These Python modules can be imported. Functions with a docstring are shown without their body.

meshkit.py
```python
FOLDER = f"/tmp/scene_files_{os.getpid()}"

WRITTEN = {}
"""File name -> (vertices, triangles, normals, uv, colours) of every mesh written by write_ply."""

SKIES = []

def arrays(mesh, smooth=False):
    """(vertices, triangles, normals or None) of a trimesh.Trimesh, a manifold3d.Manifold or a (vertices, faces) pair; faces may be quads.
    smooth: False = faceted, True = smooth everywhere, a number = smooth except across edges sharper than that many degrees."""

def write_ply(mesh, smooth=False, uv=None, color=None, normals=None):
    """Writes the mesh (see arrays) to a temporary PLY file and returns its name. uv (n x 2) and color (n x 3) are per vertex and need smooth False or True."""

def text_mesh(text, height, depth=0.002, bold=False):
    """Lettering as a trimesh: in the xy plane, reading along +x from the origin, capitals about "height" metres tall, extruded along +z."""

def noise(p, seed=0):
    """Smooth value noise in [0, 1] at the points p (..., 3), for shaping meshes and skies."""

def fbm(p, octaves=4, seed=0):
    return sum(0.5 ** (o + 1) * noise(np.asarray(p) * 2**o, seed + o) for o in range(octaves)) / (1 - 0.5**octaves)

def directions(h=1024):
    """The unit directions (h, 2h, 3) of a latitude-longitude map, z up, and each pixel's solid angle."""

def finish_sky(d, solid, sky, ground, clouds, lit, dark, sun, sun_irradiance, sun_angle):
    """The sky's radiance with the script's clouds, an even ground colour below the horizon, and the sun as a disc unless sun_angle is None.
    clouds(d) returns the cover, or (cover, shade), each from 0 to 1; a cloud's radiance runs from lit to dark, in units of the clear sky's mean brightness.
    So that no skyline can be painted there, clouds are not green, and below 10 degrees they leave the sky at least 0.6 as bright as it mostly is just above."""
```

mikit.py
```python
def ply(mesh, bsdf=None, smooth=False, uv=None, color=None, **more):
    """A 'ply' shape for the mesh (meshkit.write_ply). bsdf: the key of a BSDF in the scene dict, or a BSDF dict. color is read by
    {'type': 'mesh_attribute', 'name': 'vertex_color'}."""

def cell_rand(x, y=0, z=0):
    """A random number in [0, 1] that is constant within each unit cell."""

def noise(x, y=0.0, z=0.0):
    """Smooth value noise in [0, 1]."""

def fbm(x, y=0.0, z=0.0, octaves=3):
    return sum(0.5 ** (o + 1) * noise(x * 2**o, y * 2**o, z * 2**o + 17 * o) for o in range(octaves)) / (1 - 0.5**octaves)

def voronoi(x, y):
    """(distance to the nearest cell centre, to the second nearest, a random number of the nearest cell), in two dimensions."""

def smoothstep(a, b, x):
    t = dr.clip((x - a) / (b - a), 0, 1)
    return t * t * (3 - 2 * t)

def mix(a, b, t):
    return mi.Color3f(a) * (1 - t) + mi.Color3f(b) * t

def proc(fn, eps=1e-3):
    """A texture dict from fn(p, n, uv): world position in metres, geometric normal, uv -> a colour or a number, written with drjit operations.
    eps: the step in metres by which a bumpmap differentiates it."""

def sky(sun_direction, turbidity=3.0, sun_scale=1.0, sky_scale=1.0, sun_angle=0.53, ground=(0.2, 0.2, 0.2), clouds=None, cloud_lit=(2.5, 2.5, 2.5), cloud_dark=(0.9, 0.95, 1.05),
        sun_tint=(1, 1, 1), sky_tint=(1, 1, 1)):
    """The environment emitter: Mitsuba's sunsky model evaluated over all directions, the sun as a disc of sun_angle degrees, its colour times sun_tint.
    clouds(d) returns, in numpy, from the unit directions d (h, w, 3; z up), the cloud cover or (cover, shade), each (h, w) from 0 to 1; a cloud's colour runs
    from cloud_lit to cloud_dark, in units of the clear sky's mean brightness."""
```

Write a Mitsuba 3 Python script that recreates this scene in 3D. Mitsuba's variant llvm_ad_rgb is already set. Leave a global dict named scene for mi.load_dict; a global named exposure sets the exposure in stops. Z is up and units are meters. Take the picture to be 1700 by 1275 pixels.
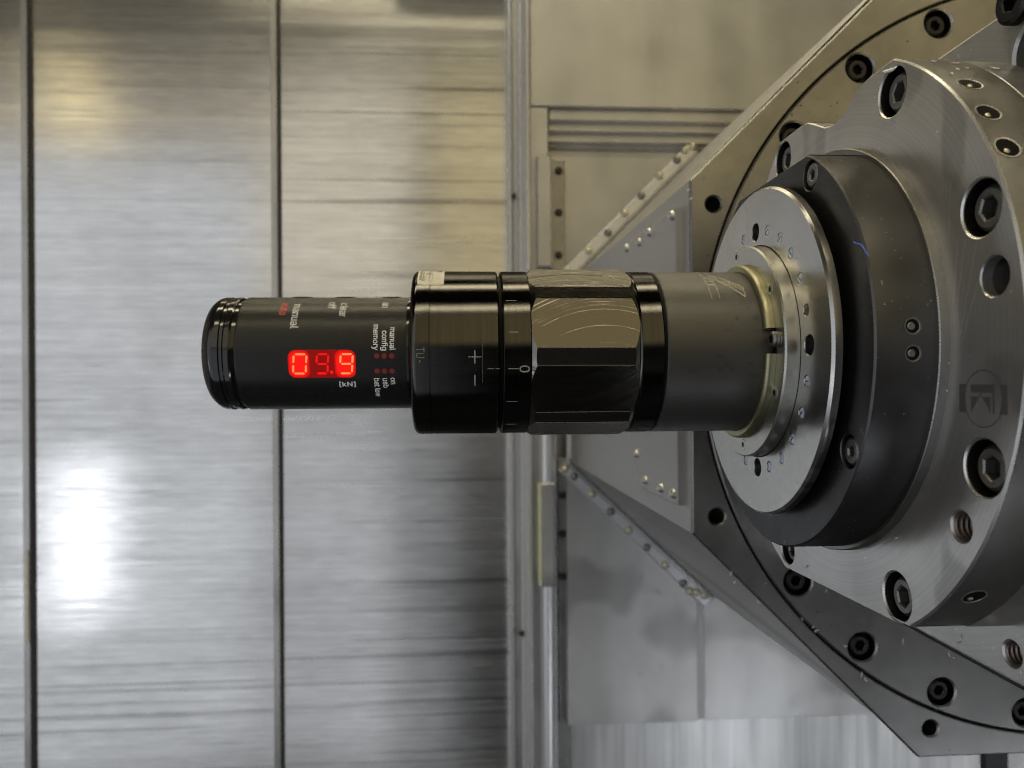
import math, random
import numpy as np
import trimesh
import drjit as dr
import mitsuba as mi
import mikit, meshkit
from mikit import proc, noise, fbm, smoothstep, mix, cell_rand
from shapely.geometry import Polygon

random.seed(7)
rng = np.random.default_rng(7)
T = mi.ScalarTransform4f
scene, labels = {}, {}

# ------------------------------------------------------------------ camera, light, exposure
# world: x along the spindle axis (to the right), y away from the camera, z up, metres; camera at the origin
FPX, CX, CY = 1240.0, 850.0, 637.5                 # focal length and centre on the 1700 x 1275 photograph
CAM = np.array([[0.99808891, 0.06150335, 0.00598861],
                [-0.06150225, 0.99810688, -0.00036902],
                [-0.00599996, 0.0, 0.999982]])
_f = CAM @ np.array([0, 1.0, 0]); _u = CAM @ np.array([0, 0, 1.0])
scene['camera'] = {'type': 'thinlens', 'fov': math.degrees(2 * math.atan(850 / FPX)), 'fov_axis': 'x',
                   'to_world': T().look_at(origin=[0, 0, 0], target=_f.tolist(), up=_u.tolist()),
                   'aperture_radius': 0.0010, 'focus_distance': 0.285, 'near_clip': 0.02, 'far_clip': 20.0}
exposure = 0.25

WARM = np.array([1.0, 0.82, 0.44])
WARM2 = np.array([1.0, 0.87, 0.58])
COOL = np.array([0.90, 0.94, 1.0])


def rgb(c):
    return {'type': 'rgb', 'value': [float(x) for x in np.broadcast_to(c, 3)]}


def lamp(key, centre, u, v, radiance, label, category='lamp'):
    """A flat rectangular lamp face: centre, half vectors u and v; shines along u x v; with a housing behind it."""
    c, u, v = (np.array(a, float) for a in (centre, u, v))
    n = np.cross(u, v); n /= np.linalg.norm(n)
    V = np.array([c - u - v, c + u - v, c + u + v, c - u + v])
    scene[key + '__diffuser'] = {**mikit.ply((V, [[0, 1, 2, 3]])), 'emitter': {'type': 'area', 'radiance': rgb(radiance)}}
    k = 1.08
    B = np.array([c - u * k - v * k, c + u * k - v * k, c + u * k + v * k, c - u * k + v * k])
    a, b = B - n * 0.004, B - n * 0.03
    q = [[4, 7, 6, 5], [0, 1, 2, 3]] + [[i, i + 4, (i + 1) % 4 + 4, (i + 1) % 4] for i in range(4)]
    scene[key + '__housing'] = mikit.ply((np.vstack([a, b]), q), 'grey_paint')
    labels[key] = {'label': label, 'category': category}


lamp('led_work_lamp', (-1.15, -0.40, -0.455), (-0.050, 0, 0), (0, 0, 0.225), COOL * 4.0, 'white rectangular LED work lamp low beside the machine door')
lamp('door_work_lamp', (-1.17, -0.40, 0.86), (-0.09, 0, 0), (0, 0, 0.10), WARM * 1.6, 'small warm work lamp high beside the machine door')
lamp('added_strip_lamp', (1.00, -0.42, -0.98), (-0.45, 0, 0), (0, 0, 0.10), COOL * 5.5, 'long white strip lamp added unseen down low to brighten the lower wall')  # added to bring cool light onto the lower right
lamp('tube_lamp', (0.14, 0.80, 0.60), (-0.22, 0, 0), (0, 0.05, -0.05), WARM2 * 1.6, 'short warm lamp high in front of the back wall')
lamp('tube_lamp_001', (0.1, 0.58, 1.50), (-0.85, 0, 0), (0, 0.065, 0), WARM2 * 10.0, 'wide warm tube lamp under the ceiling straight above the gauge')
lamp('tube_lamp_002', (0.1, -0.52, 1.48), (-0.85, 0, 0), (0, 0.08, 0), WARM2 * 7.5, 'wide warm tube lamp under the ceiling nearest the door')
lamp('added_glow_panel', (0.62, -0.42, 0.55), (-0.72, 0, 0), (0, 0, 0.42), WARM * 0.50, 'wide window added unseen behind the camera, glowing warm like the workshop', 'softbox')  # glowing panel added behind the camera in place of the lit workshop
lamp('added_glow_panel_001', (-1.15, -0.44, -0.26), (-0.52, 0, 0), (0, 0, 0.98), COOL * 0.66, 'tall side window added unseen on the left for cool reflections', 'softbox')  # this and the panels below are added glow, shaped for the reflections
lamp('added_glow_panel_002', (-0.37, -0.43, 0.55), (-0.255, 0, 0), (0, 0, 0.42), np.array([1.0, 0.91, 0.74]) * 0.66, 'narrow middle window added unseen between the warm and the cool glow', 'softbox')
lamp('added_glow_panel_004', (-1.16, -0.43, 0.865), (-0.53, 0, 0), (0, 0, 0.125), np.array([1.0, 0.89, 0.70]) * 0.42, 'long upper side window added unseen to lighten the upper cover sheets', 'softbox')
lamp('added_glow_panel_005', (-0.125, -0.435, -0.56), (-0.085, 0, 0), (0, 0, 0.66), COOL * 0.26, 'dim narrow lower window added unseen to soften a dark edge in the cover', 'softbox')
lamp('added_glow_panel_003', (-0.42, -0.43, -0.56), (-0.20, 0, 0), (0, 0, 0.66), COOL * 0.50, 'narrow lower window added unseen for a cool glow low on the cover', 'softbox')

# ------------------------------------------------------------------ materials
def bs(key, d):
    scene[key] = {'type': 'twosided', 'id_': 0, 'bsdf': d} if False else {'type': 'twosided', 'bsdf': d}


def metal(key, spec, alpha, **more):
    bs(key, {'type': 'roughconductor', 'material': 'none', 'distribution': 'beckmann' if key == 'cover_steel' else 'ggx', 'specular_reflectance': spec if isinstance(spec, dict) else rgb(spec),
             **({'alpha': alpha} if not isinstance(alpha, tuple) else {'alpha_u': alpha[0], 'alpha_v': alpha[1]}), **more})


def coat(key, base, rough, metallic=0.0, spec=0.5, **more):
    bs(key, {'type': 'principled', 'base_color': base if isinstance(base, dict) else rgb(base), 'roughness': rough, 'metallic': metallic, 'specular': spec, **more})


def bump(key, inner, fn, scale, eps):
    bs(key, {'type': 'bumpmap', 'arbitrary': proc(fn, eps), 'scale': scale, 'bsdf': inner})


def f_cover(p, n, uv):                                  # brushed, wiped and lightly stained stainless sheet
    long = fbm(p.x * 1.6 + 5, p.z * 90, 3.0, 3)
    fine = noise(p.x * 9, p.z * 900, 1.0) * 0.6 + 0.4 * noise(p.x * 4, p.z * 320, 6.0)
    fleck = fbm(p.x * 8, p.z * 11, 9.0, 4)
    dark = smoothstep(0.74, 0.92, noise(p.x * 2.2 + 11, p.z * 210, 4.0)) * smoothstep(0.35, 0.7, noise(p.x * 3, p.z * 4, 2.0))
    scr_sheen = smoothstep(0.80, 0.92, noise(p.x * 3.5 + 2, p.z * 420, 8.0)) * smoothstep(0.45, 0.65, noise(p.x * 4 + 7, p.z * 6, 5.0))
    wipe = fbm(p.x * 3.0, p.z * 5.0, 12.0, 3)
    v = 0.66 + 0.13 * (long - 0.5) + 0.15 * (fine - 0.5) + 0.20 * (fleck - 0.5) + 0.20 * (wipe - 0.5) + 0.07 * (fbm(p.x * 45, p.z * 60, 4.0, 3) - 0.5) + 0.12 * (noise(p.x * 50, p.z * 620, 2.0) - 0.5) - 0.20 * dark - 0.17 * scr_sheen
    return mi.Color3f(v * 1.0, v * 0.995, v * 0.98)


def f_cover_alpha(p, n, uv):
    return 0.042 + 0.03 * (fbm(p.x * 2.0, p.z * 160, 7.0, 2) - 0.5) + 0.02 * (fbm(p.x * 5, p.z * 7, 3.0, 3) - 0.5)


def f_cover_au(p, n, uv):
    a = noise(p.x * 1.5, p.z * 330, 2.0)
    return 0.024 + 0.050 * a * a * a


_cov = {'type': 'roughconductor', 'material': 'none', 'distribution': 'beckmann', 'specular_reflectance': proc(f_cover)}
bs('cover_steel', {'type': 'blendbsdf', 'weight': 0.28, 'a': {**_cov, 'alpha_u': proc(f_cover_au), 'alpha_v': proc(f_cover_alpha)},
                   'b': {'type': 'principled', 'base_color': proc(f_cover), 'metallic': 0.85, 'roughness': 0.48}})


def f_wall(p, n, uv):
    blotch = fbm(p.x * 9, p.z * 9, 2.0, 4)
    drip = fbm(p.x * 26, p.z * 5, 6.0, 3)
    stain = smoothstep(0.46, 0.74, fbm(p.x * 22 + 3, p.z * 17, 1.0, 2)) * smoothstep(0.05, 0.2, -p.z)
    v = 0.46 + 0.26 * (blotch - 0.5) + 0.16 * (drip - 0.5) - 0.13 * stain
    return mi.Color3f(v, v * 0.99, v * 0.97)


coat('joint_steel', (0.36, 0.36, 0.355), 0.42, 0.6)
coat('wall_steel', proc(f_wall), 0.40, 0.68)


def f_streak(p, n, uv):
    a = fbm(p.x * 70, p.z * 3.0, 2.0, 3)
    b = fbm(p.x * 300, p.z * 5.0, 4.0, 2)
    v = 0.58 + 0.34 * (a - 0.5) + 0.14 * (b - 0.5) + 0.45 * (fbm(p.x * 9, p.z * 6, 3.0, 3) - 0.5)
    return mi.Color3f(v, v, v * 0.99)


coat('streaked_steel', proc(f_streak), 0.38, 0.6)
coat('rail_steel', (0.66, 0.67, 0.69), 0.33, 0.6)
metal('bright_steel', (0.80, 0.79, 0.76), 0.14)


def f_head(p, n, uv):
    b = fbm(p.x * 22, p.z * 22, p.y * 22, 4)
    fine = fbm(p.x * 180, p.z * 180, p.y * 180, 2)
    speck = smoothstep(0.86, 0.90, noise(p.x * 520, p.z * 520, p.y * 520)) * smoothstep(0.5, 0.62, noise(p.x * 31, p.z * 31, 3.0))
    v = (0.32 + 0.30 * (b - 0.5) + 0.06 * (fine - 0.5)) * (1 - 0.75 * speck)
    return mi.Color3f(v, v * 0.985, v * 0.95)


metal('head_steel', proc(f_head), 0.14)


F_SHEEN = []  # bright reflection streaks of the turned face, painted in as lines


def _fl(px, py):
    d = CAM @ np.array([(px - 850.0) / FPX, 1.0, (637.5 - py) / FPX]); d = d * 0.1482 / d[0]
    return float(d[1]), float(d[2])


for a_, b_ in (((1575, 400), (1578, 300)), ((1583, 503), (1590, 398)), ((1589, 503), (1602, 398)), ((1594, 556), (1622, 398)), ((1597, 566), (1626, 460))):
    F_SHEEN.append((_fl(*a_), _fl(*b_)))


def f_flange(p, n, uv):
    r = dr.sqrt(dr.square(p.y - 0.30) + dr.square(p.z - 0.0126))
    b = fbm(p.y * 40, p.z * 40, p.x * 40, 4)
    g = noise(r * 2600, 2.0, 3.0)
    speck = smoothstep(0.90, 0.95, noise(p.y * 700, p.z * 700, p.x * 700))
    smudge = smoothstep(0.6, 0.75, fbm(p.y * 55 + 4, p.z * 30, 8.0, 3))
    scr_sheen = mi.Float(0)
    for (a, b_) in F_SHEEN:
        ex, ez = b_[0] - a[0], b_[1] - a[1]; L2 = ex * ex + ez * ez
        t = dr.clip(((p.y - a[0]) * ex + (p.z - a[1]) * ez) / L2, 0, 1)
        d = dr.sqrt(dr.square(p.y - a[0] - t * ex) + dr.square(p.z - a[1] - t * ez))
        scr_sheen = dr.maximum(scr_sheen, 1 - smoothstep(0.00008, 0.00030, d))
    v = 0.50 + 0.22 * (b - 0.5) + 0.06 * (g - 0.5) - 0.14 * smudge + 0.30 * speck + 0.16 * scr_sheen  # bright specks add painted sparkle, the lines painted sheen
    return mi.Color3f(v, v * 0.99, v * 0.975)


def h_turned(p, n, uv):                                 # concentric tool marks of a face turned on a lathe
    r = dr.sqrt(dr.square(p.y - 0.30) + dr.square(p.z - 0.0126))
    return noise(r * 3300, 1.0, 2.0) + 0.6 * noise(r * 900, 5.0, 2.0)


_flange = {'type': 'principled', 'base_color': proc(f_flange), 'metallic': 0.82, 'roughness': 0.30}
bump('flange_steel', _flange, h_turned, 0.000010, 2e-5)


def f_disc(p, n, uv):
    b = fbm(p.y * 60, p.z * 60, 2.0, 4)
    d = smoothstep(0.52, 0.7, fbm(p.y * 160, p.z * 160, 5.0, 3)) * smoothstep(0.45, 0.6, noise(p.y * 30 + 2, p.z * 24, 1.0))
    v = 0.50 + 0.05 * (b - 0.5) + 0.06 * d
    return mi.Color3f(v, v * 0.99, v * 0.965)


def f_disc_alpha(p, n, uv):
    d = smoothstep(0.5, 0.68, fbm(p.y * 160, p.z * 160, 5.0, 3)) * smoothstep(0.45, 0.6, noise(p.y * 30 + 2, p.z * 24, 1.0))
    return 0.05 + 0.06 * d


metal('disc_steel', proc(f_disc), proc(f_disc_alpha))
metal('nose_steel', (0.56, 0.56, 0.52), 0.11)
metal('clip_steel', (0.42, 0.40, 0.27), 0.15)


def f_ring(p, n, uv):
    b = fbm(p.y * 50, p.z * 50, p.x * 50, 4)
    s = smoothstep(0.91, 0.96, noise(p.y * 800, p.z * 800, p.x * 800))
    v = 0.12 + 0.08 * (b - 0.5) + 0.30 * s
    return mi.Color3f(v, v * 1.0, v * 1.03)


metal('ring_steel', proc(f_ring), 0.17)


def f_housing(p, n, uv):
    s = noise(p.x * 2600, p.y * 2600, p.z * 2600)
    v = 0.012 + 0.02 * smoothstep(0.7, 0.95, s)
    return mi.Color3f(v, v * 0.97, v * 0.95)


coat('anodised_black', proc(f_housing), 0.34, 0.0, 0.35)
coat('gloss_black', (0.008, 0.008, 0.009), 0.13, 0.0, 0.7)


def f_burnish(p, n, uv):
    a = noise(p.x * 5200, 1.0, 3.0)
    sp = smoothstep(0.90, 0.97, noise(p.x * 1500, p.y * 1500, p.z * 1500))
    v = 0.085 + 0.03 * (a - 0.5) + 0.10 * sp
    return mi.Color3f(v, v * 0.97, v * 0.93)


def h_burnish(p, n, uv):
    return noise(p.x * 4300, 2.0, 1.0)


_burn = {'type': 'roughconductor', 'material': 'none', 'distribution': 'beckmann', 'specular_reflectance': proc(f_burnish), 'alpha': 0.04}
bs('burnished_steel', _burn)


def h_mill(p, n, uv):                                   # face milling arcs on the flats of the nut
    ang = dr.atan2(p.z - 0.0126, 0.30 - p.y)
    k = dr.floor((ang + 0.0873) / 0.7854)
    lo = (ang + 0.0873) - k * 0.7854 - 0.3927
    s = 0.0317 * dr.tan(lo)
    flip = dr.select(cell_rand(k + 9, 3.0) > 0.5, 1.0, -1.0)
    cxk = 0.034 + 0.02 * cell_rand(k + 9, 5.0)
    r = dr.sqrt(dr.square(p.x - cxk) + dr.square(s * flip + 0.034 + 0.008 * cell_rand(k + 9, 7.0)))
    h = noise(r * 1900, k * 3.7, 1.0) * (0.25 + 1.0 * noise(p.x * 120, k * 2.1, lo * 9)) + 0.35 * noise(r * 3600, k * 1.3, 4.0)
    return dr.select(dr.abs(lo) < 0.292, h * dr.select(k > 0.5, 1.5, dr.select(k > -0.5, 0.55, 0.9)), 0.0)


_nut = {'type': 'roughconductor', 'material': 'none', 'distribution': 'beckmann', 'specular_reflectance': rgb((0.20, 0.19, 0.17)), 'alpha': 0.06}
bump('nut_steel', _nut, h_mill, 0.00012, 2e-5)


def f_sleeve(p, n, uv):
    b = fbm(p.x * 70, p.y * 70, p.z * 70, 4)
    s = smoothstep(0.72, 0.9, noise(p.x * 420, p.y * 420, p.z * 420)) * smoothstep(0.5, 0.7, noise(p.x * 60, p.y * 60, p.z * 60))
    v = 0.105 + 0.03 * (b - 0.5) - 0.03 * s
    return mi.Color3f(v, v * 0.985, v * 0.95)


coat('sleeve_steel', proc(f_sleeve), 0.44, 0.75, 0.5)
metal('bolt_black', (0.055, 0.055, 0.055), 0.2)
metal('bolt_grey', (0.27, 0.265, 0.26), 0.22)
coat('screw_zinc', (0.62, 0.70, 0.86), 0.28, 0.6)
metal('screw_brass', (0.72, 0.66, 0.48), 0.2)
metal('thread_steel', (0.30, 0.25, 0.225), 0.14)
coat('deep_black', (0.006, 0.006, 0.006), 0.5, 0.0, 0.08)
coat('white_print', (0.80, 0.80, 0.80), 0.55)
coat('red_print', (0.80, 0.08, 0.06), 0.55)
coat('led_off', (0.09, 0.006, 0.006), 0.4, 0.0, 0.15)
coat('indicator_red', (0.26, 0.018, 0.016), 0.4)
coat('etched', (0.34, 0.33, 0.31), 0.6)
coat('etched_dim', (0.20, 0.185, 0.14), 0.5)
coat('etched_sleeve', (0.36, 0.33, 0.24), 0.5)
coat('laser_mark', (0.10, 0.10, 0.105), 0.5, 0.4)
coat('label_paper', (0.62, 0.60, 0.52), 0.6)
coat('rubber_black', (0.018, 0.018, 0.018), 0.55)
coat('yellow_strip', (0.66, 0.68, 0.44), 0.5)
coat('blue_fibre', (0.10, 0.20, 0.75), 0.6)
coat('grey_paint', (0.30, 0.30, 0.29), 0.6)
coat('cream_paint', (0.55, 0.55, 0.54), 0.7)
coat('door_paint', (0.18, 0.19, 0.23), 0.7)
coat('dark_paint', (0.035, 0.038, 0.045), 0.7)
scene['water'] = {'type': 'dielectric', 'int_ior': 1.33, 'ext_ior': 1.0}

# ------------------------------------------------------------------ helpers
Z0, Y0 = 0.0126, 0.30                                  # the spindle axis
AX = np.array([0, Y0, Z0])


def ray(px, py):
    return CAM @ np.array([(px - CX) / FPX, 1.0, (CY - py) / FPX])


def on_x(px, py, X):                                    # the (y, z) on the plane x = X that a measured pixel falls on
    d = ray(px, py); return (d * X / d[0])[1:]


def on_y(px, py, Y):                                    # the (x, z) on the plane y = Y
    d = ray(px, py); d = d * Y / d[1]; return np.array([d[0], d[2]])


def on_cyl(px, py, r):
    """(x, angle) on a cylinder round the axis; angle 0 faces the camera side (-y), up is positive."""
    d = ray(px, py)
    a = d[1]**2 + d[2]**2; b = -2 * (d[1] * Y0 + d[2] * Z0); c = Y0**2 + Z0**2 - r * r
    t = (-b - math.sqrt(max(b * b - 4 * a * c, 0))) / (2 * a); P = d * t
    return P[0], math.atan2(P[2] - Z0, Y0 - P[1])


def cyl(x, ang, r):
    return np.stack([np.broadcast_to(x, np.shape(ang)), Y0 - r * np.cos(ang), Z0 + r * np.sin(ang)], -1)


def numbered(name):
    k, n = name, 0
    used = lambda q: q in scene or any(s.startswith(q + '__') for s in scene)
    while used(k):
        n += 1; k = f'{name}_{n:03d}'
    return k


def part(parent, name, mesh, mat, smooth=30, **more):
    k = numbered(f'{parent}__{name}' if parent else name)
    scene[k] = mikit.ply(mesh, mat, smooth, **more)
    return k


def tag(k, label, cat=None, group=None, kind=None):
    d = {'label': label}
    if cat: d['category'] = cat
    if group: d['group'] = group
    if kind: d['kind'] = kind
    labels[k] = d


def lathe(profile, n=160, centre=(Y0, Z0), a0=0.0, a1=2 * math.pi):
    """Revolve (x, r) about the axis along x."""
    pr = np.array(profile, float)
    full = abs(a1 - a0 - 2 * math.pi) < 1e-6
    m = n if full else n + 1
    a = a0 + (a1 - a0) * np.arange(m) / n
    V = np.stack([np.repeat(pr[:, :1], m, 1), centre[0] - pr[:, 1:] * np.cos(a), centre[1] + pr[:, 1:] * np.sin(a)], -1).reshape(-1, 3)
    F = []
    k = len(pr)
    for i in range(k - 1):
        for j in range(n):
            j2 = (j + 1) % m
            F.append([i * m + j, i * m + j2, (i + 1) * m + j2, (i + 1) * m + j])
    mesh = trimesh.Trimesh(V, np.array([[f[0], f[1], f[2]] for f in F] + [[f[0], f[2], f[3]] for f in F]), process=False)
    mesh.merge_vertices(); mesh.update_faces(mesh.nondegenerate_faces()); mesh.fix_normals()
    return mesh


def rev(profile, origin, axis, n=24):
    """Revolve (h, r) about an axis through origin."""
    w = np.array(axis, float); w /= np.linalg.norm(w)
    u = np.cross(w, [0.3, 0.2, 0.9]); u /= np.linalg.norm(u); v = np.cross(w, u)
    pr = np.array(profile, float); a = 2 * np.pi * np.arange(n) / n
    V = (np.array(origin) + pr[:, :1, None] * w + pr[:, 1:, None] * (np.cos(a)[None, :, None] * u + np.sin(a)[None, :, None] * v)).reshape(-1, 3)
    F = [[i * n + j, i * n + (j + 1) % n, (i + 1) * n + (j + 1) % n, (i + 1) * n + j] for i in range(len(pr) - 1) for j in range(n)]
    F = np.array(F)
    return trimesh.Trimesh(V, np.vstack([F[:, [0, 1, 2]], F[:, [0, 2, 3]]]), process=True)


def ring_pts(c, r, n=40, ph=0.0):
    a = ph + 2 * np.pi * np.arange(n) / n
    return np.stack([c[0] + r * np.cos(a), c[1] + r * np.sin(a)], 1)


def ccw(p):
    p = np.asarray(p, float)
    s = np.sum(p[:, 0] * np.roll(p[:, 1], -1) - np.roll(p[:, 0], -1) * p[:, 1])
    return p if s > 0 else p[::-1]


def inset(p, c):
    """Moves a counter-clockwise ring inwards by c, vertex by vertex."""
    e = np.roll(p, -1, 0) - p; e /= np.linalg.norm(e, axis=1, keepdims=True) + 1e-12
    n = np.stack([-e[:, 1], e[:, 0]], 1)
    m = n + np.roll(n, 1, 0); m /= np.maximum((m * m).sum(1, keepdims=True) / 2, 0.25)
    return p + m * c


MAPS = {'x': lambda u, v, w: np.stack([w, u, v], -1), 'y': lambda u, v, w: np.stack([u, w, v], -1)}


def plate(plane, outer, holes, w0, w1, ch=0.0, hch=0.0, hole_depth=None, back=True):
    """A plate with front face at w0 and back at w1 (w = x or y); holes are (ring, depth, chamfer)."""
    V, F = [], []
    mp = MAPS[plane]

    def add(p, w):
        s = len(V); V.extend(mp(p[:, 0], p[:, 1], np.full(len(p), w))); return np.arange(s, s + len(p))

    def band(a, b):
        for i in range(len(a)):
            j = (i + 1) % len(a); F.append([a[i], a[j], b[j]]); F.append([a[i], b[j], b[i]])
    outer = ccw(outer)
    face = inset(outer, ch) if ch else outer
    rings = []
    for h in holes:
        ring, depth, hc = h
        ring = ccw(ring)
        big = inset(ring, -hc) if hc else ring
        rings.append(big)
        a = add(big, w0)
        if hc:
            b = add(ring, w0 + hc); band(b, a)
        else:
            b = a
        c = add(ring, w0 + depth); band(c, b)
    pv, pf = trimesh.creation.triangulate_polygon(Polygon(face, rings), engine='earcut')
    s = len(V); V.extend(mp(pv[:, 0], pv[:, 1], np.full(len(pv), w0))); F.extend((np.array(pf) + s).tolist())
    a = add(face, w0)
    if ch:
        b = add(outer, w0 + ch); band(a, b); a = b
    c = add(outer, w1); band(a, c)
    if back:
        pv, pf = trimesh.creation.triangulate_polygon(Polygon(outer), engine='earcut')
        s = len(V); V.extend(mp(pv[:, 0], pv[:, 1], np.full(len(pv), w1))); F.extend((np.array(pf)[:, ::-1] + s).tolist())
    m = trimesh.Trimesh(np.array(V), np.array(F), process=False)
    m.merge_vertices()
    return m


def cap(plane, ring, w):
    pv, pf = trimesh.creation.triangulate_polygon(Polygon(ring), engine='earcut')
    return trimesh.Trimesh(MAPS[plane](pv[:, 0], pv[:, 1], np.full(len(pv), w)), pf, process=False)


def box(x0, x1, y0, y1, z0, z1, ch=0.0):
    if not ch:
        return trimesh.creation.box(bounds=[[x0, y0, z0], [x1, y1, z1]])
    return plate('y', [(x0, z0), (x1, z0), (x1, z1), (x0, z1)], [], y0, y1, ch)


cat = trimesh.util.concatenate


def socket_bolt(parent, plane, c, w, r, rh, mat, depth=0.006, ph=0.3, name='bolt'):
    """A socket head: chamfered round head with a hexagon recess, its face at w; the recess floor is a sub-part where levels allow."""
    n = 36
    head = plate(plane, ring_pts(c, r, n), [(ring_pts(c, rh, 6, ph), depth, 0.0005)], w, w + depth + 0.002, min(0.0011, r * .16))
    floor = cap(plane, ring_pts(c, rh * 1.02, 6, ph), w + depth * 0.95)
    part(parent, 'hex_recess', floor, 'deep_black', False)
    return part(parent, name, head, mat, 25)


# ------------------------------------------------------------------ the machine's cabin outside the frame (setting)
def quad(key, pts, mat, label):
    scene[key] = mikit.ply((np.array(pts, float), [[0, 1, 2, 3]]), mat)
    tag(key, label, None, None, 'structure')


XL, XR, YF, ZB, ZT, YB = -1.9, 1.45, -0.66, -1.30, 1.56, 1.05
quad('floor', [(XL, YF, ZB), (XR, YF, ZB), (XR, YB, ZB), (XL, YB, ZB)], 'dark_paint', 'dark floor of the machine cabin')
quad('ceiling', [(XL, YF, ZT), (XL, YB, ZT), (XR, YB, ZT), (XR, YF, ZT)], 'dark_paint', 'dark ceiling of the machine cabin')
quad('left_wall', [(XL, YF, ZB), (XL, YB, ZB), (XL, YB, ZT), (XL, YF, ZT)], 'cream_paint', 'pale side wall of the machine cabin')
quad('right_wall', [(XR, YF, ZB), (XR, YF, ZT), (XR, YB, ZT), (XR, YB, ZB)], 'grey_paint', 'grey side wall of the machine cabin behind the spindle')
quad('door_wall', [(XL, YF, -0.55), (XL, YF, 1.0), (XR, YF, 1.0), (XR, YF, -0.55)], 'door_paint', 'blue grey machine door behind the camera')
quad('door_header', [(XL, YF, 1.0), (XL, YF, ZT), (XR, YF, ZT), (XR, YF, 1.0)], 'dark_paint', 'upper part of the machine door, unseen and darkened for the reflections')  # split off dark so the cover sheets mirror a dark top
quad('door_plinth', [(XL, YF, ZB), (XL, YF, -0.55), (XR, YF, -0.55), (XR, YF, ZB)], 'dark_paint', 'lower part of the machine door, unseen and darkened for the reflections')  # made dark so the gauge mirrors black from below

# ------------------------------------------------------------------ telescopic way cover (left half of the background)
YC = 0.96
def tilt_x(px_top, px_bot, Y):
    return on_y(px_top, 0, Y), on_y(px_bot, 1275, Y)


def strip(px0, px1, Y0_, Y1_, ch=0.0, py0=-120, py1=1400, dt=0.0):
    """A vertical bar between two pixel columns, front at Y0_, back at Y1_."""
    a = on_y(px0, 637, Y0_)[0]; b = on_y(px1, 637, Y0_)[0]
    z1 = on_y(850, py0, Y0_)[1]; z0 = on_y(850, py1, Y0_)[1]
    return box(a, b, Y0_, Y1_, z0, z1, ch)


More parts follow.
